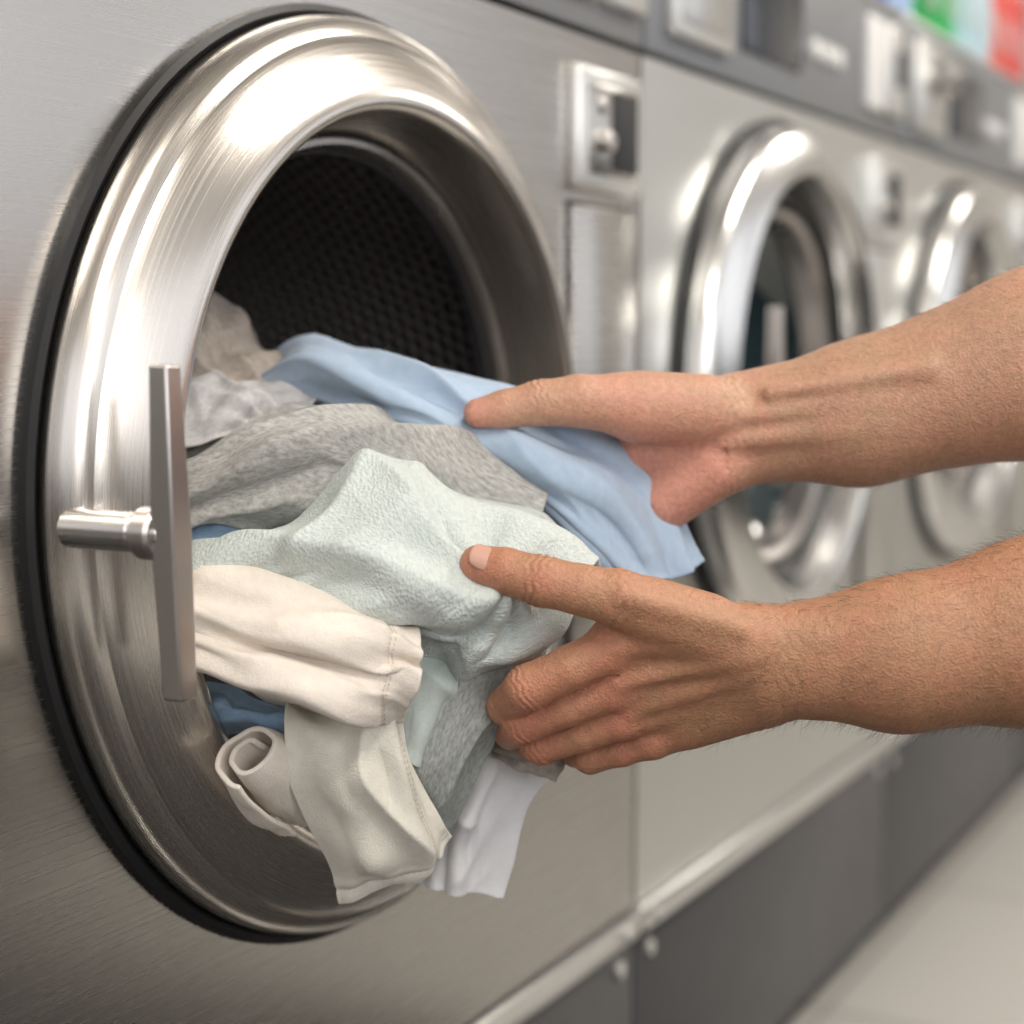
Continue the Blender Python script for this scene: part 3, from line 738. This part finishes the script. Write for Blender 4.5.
near_body = [
 ((768,646,1.045),(900,645,1.045),.0240,.0370,.02),
 ((768,679,1.050),(900,665,1.050),.0235,.0360,.02),
 ((900,645,1.045),(1040,628,1.045),.0370,.052,.02),
 ((900,665,1.050),(1040,636,1.055),.0360,.051,.02),
 ((1040,632,1.05),(1270,600,1.06),.052,.047,.02),
 ((765,645,1.040),(614,648,1.046),.020,.0135,.009),
 ((765,660,1.045),(612,686,1.056),.021,.0125,.009),
 ((765,675,1.050),(622,716,1.068),.020,.0120,.009),
 ((765,688,1.055),(652,736,1.080),.019,.0120,.009),
 ((760,692,1.062),(690,716,1.075),.021,.018,.012),
 ((735,640,1.035),(650,612,1.030),.021,.019,.012),
 ((745,640,1.055),(640,640,1.060),.020,.018,.012),
 ((650,615,1.036),(618,635,1.044),.017,.014,.010),
]
near_f = [
 [((705,625,1.030),.019),((617,598,1.022),.0172),((582,590,1.020),.0148),((542,581,1.021),.0150),((505,571,1.025),.0135),((479,564,1.029),.0116)],
 [((640,645,1.046),.0145),((610,650,1.042),.0152),((570,668,1.042),.0134),((528,688,1.047),.0142),((506,706,1.072),.0116),((516,714,1.098),.0096)],
 [((645,680,1.056),.014),((612,688,1.054),.0142),((568,707,1.058),.0116),((523,724,1.070),.0124),((511,733,1.096),.0102),((530,724,1.117),.009)],
 [((650,708,1.066),.013),((622,718,1.066),.0134),((582,734,1.073),.0110),((541,746,1.086),.0116),((531,745,1.109),.0096),((548,730,1.124),.0085)],
 [((675,726,1.078),.013),((652,738,1.078),.0128),((622,750,1.085),.0100),((590,757,1.094),.0104),((575,753,1.111),.0086),((582,738,1.124),.0076)],
]
near_ridge = [
 ((752,640,1.021),(622,646,1.030),.0030,.0050,.007),
 ((755,655,1.021),(620,682,1.041),.0030,.0050,.007),
 ((755,672,1.027),(630,710,1.054),.0028,.0046,.007),
 ((740,630,1.016),(625,596,1.006),.0030,.0040,.008),
 ((940,612,1.014),(820,640,1.022),.003,.002,.012),
]
near_cut = [((634,668,1.037),(575,690,1.036),.0012,.0010),((640,700,1.050),(578,722,1.054),.0012,.0010),((655,724,1.064),(596,744,1.070),.0011,.0009)]
near_bl = [((610,648,1.03),.016,.6),((612,686,1.045),.016,.6),((622,716,1.055),.016,.5),((527,690,1.045),.018,.7),((522,724,1.06),.018,.7),((478,564,1.02),.02,.8),((542,745,1.08),.02,.7),((640,755,1.08),.03,.5),((542,580,1.01),.010,.6),((575,695,1.04),.025,.35)]
near_fold = [((538,580,1.021),(505,571,1.025),.018,.0044,.0011),((527,688,1.047),(560,670,1.042),.016,.0040,.0008),((522,724,1.070),(553,707,1.06),.016,.0040,.0008),((541,746,1.086),(565,739,1.075),.016,.004,.0007),
  ((780,655,1.045),(740,655,1.045),.04,.007,.0004),((617,598,1.022),(590,592,1.02),.02,.006,.0005)]
arm("left_forearm_and_hand", M_skinA, near_body, near_f, near_cut, near_ridge, near_bl, near_fold, bnd(440, 520, 1310, 790, .97, 1.16), ((760,690,1.05),(900,670,1.05)), (680, 4600))

far_body = [
 ((742,406,1.170),(860,402,1.165),.0235,.038,.02),
 ((742,450,1.175),(860,424,1.170),.0235,.038,.02),
 ((860,402,1.165),(1040,356,1.14),.038,.056,.02),
 ((860,424,1.170),(1040,370,1.15),.038,.056,.02),
 ((1040,362,1.145),(1270,298,1.12),.056,.048,.02),
 ((735,415,1.175),(600,425,1.192),.021,.0135,.010),
 ((735,430,1.178),(602,450,1.196),.021,.0135,.010),
 ((735,445,1.178),(617,476,1.197),.021,.0135,.010),
 ((735,456,1.175),(642,499,1.194),.020,.0130,.010),
 ((715,468,1.168),(668,502,1.180),.020,.0190,.010),
 ((715,410,1.158),(640,408,1.150),.022,.0240,.010),
 ((700,440,1.172),(640,450,1.182),.022,.018,.010),
]
far_f = [
 [((700,410,1.155),.023),((618,404,1.145),.0200),((580,401,1.138),.0172),((540,403,1.136),.0150),((505,409,1.135),.0124),((478,413,1.135),.0096)],
 [((630,425,1.190),.014),((598,427,1.192),.0135),((545,455,1.207),.011),((524,475,1.202),.0098),((508,485,1.192),.0085)],
 [((630,450,1.195),.014),((600,452,1.196),.0135),((560,490,1.212),.011),((543,510,1.205),.0098),((528,520,1.194),.0085)],
 [((640,475,1.196),.013),((615,477,1.197),.013),((580,520,1.212),.0105),((566,540,1.204),.0095),((553,550,1.194),.0082)],
 [((660,495,1.192),.0125),((640,500,1.194),.0125),((614,540,1.202),.0095),((605,558,1.196),.0085),((597,567,1.187),.0075)],
]
far_ridge = [
 ((728,418,1.145),(900,398,1.125),.0035,.003,.012),
 ((730,442,1.149),(880,424,1.130),.0030,.003,.012),
 ((770,392,1.137),(930,368,1.111),.0028,.003,.012),
]
far_cut = [((612,432,1.166),(650,440,1.147),.0012,.0012),((650,440,1.147),(690,470,1.145),.0012,.0010),((722,395,1.142),(726,470,1.150),.0010,.0008)]
far_bl = [((690,470,1.15),.035,.9),((640,450,1.16),.03,.8),((620,410,1.13),.03,.4),((478,413,1.13),.02,.7),((680,510,1.16),.025,.9)]
far_fold = [((540,403,1.136),(505,409,1.135),.016,.0042,.0009),((728,430,1.17),(690,430,1.17),.04,.006,.0005)]
arm("right_forearm_and_hand", M_skinB, far_body, far_f, far_cut, far_ridge, far_bl, far_fold, bnd(440, 230, 1310, 600, 1.05, 1.25), ((760,420,1.15),(900,400,1.15)), (760, 2000))

def nail(name, c, tip, side_pt, L, Wd, r):
    c = np.array(L3(*c)); t = np.array(L3(*tip)); ax = (t-c); ax /= np.linalg.norm(ax)
    n = np.array(L3(*side_pt))-c; n -= ax*(n@ax); n /= np.linalg.norm(n); sd = np.cross(ax, n)
    vs = []; fs = []; nu = 16; nv = 16
    for i in range(nu+1):
        for j in range(nv+1):
            a_, b_ = i/nu*2-1, j/nv*2-1
            s = a_*math.sqrt(1-.42*b_*b_); q = b_*math.sqrt(1-.42*a_*a_)
            ang = q*Wd/r
            rad = r+.0002-.0012*max(0, abs(q)-.6)-.0010*max(0, -s-.5)
            p = c+ax*L*s+(n*math.cos(ang)+sd*math.sin(ang))*rad
            vs.append(toW(p))
    for i in range(nu):
        for j in range(nv): k = i*(nv+1)+j; fs.append((k, k+1, k+nv+2, k+nv+1))
    o = meshobj(name, vs, fs, M_nail, person)
    s = o.modifiers.new("s", 'SOLIDIFY'); s.thickness = .0006
nail("left_thumb_nail", (485,566,1.028), (471,561,1.0295), (489,550,1.010), .0092, .0088, .0121)
nail("right_thumb_nail", (486,411.5,1.135), (473,413,1.135), (486,402,1.16), .0070, .006, .0106)
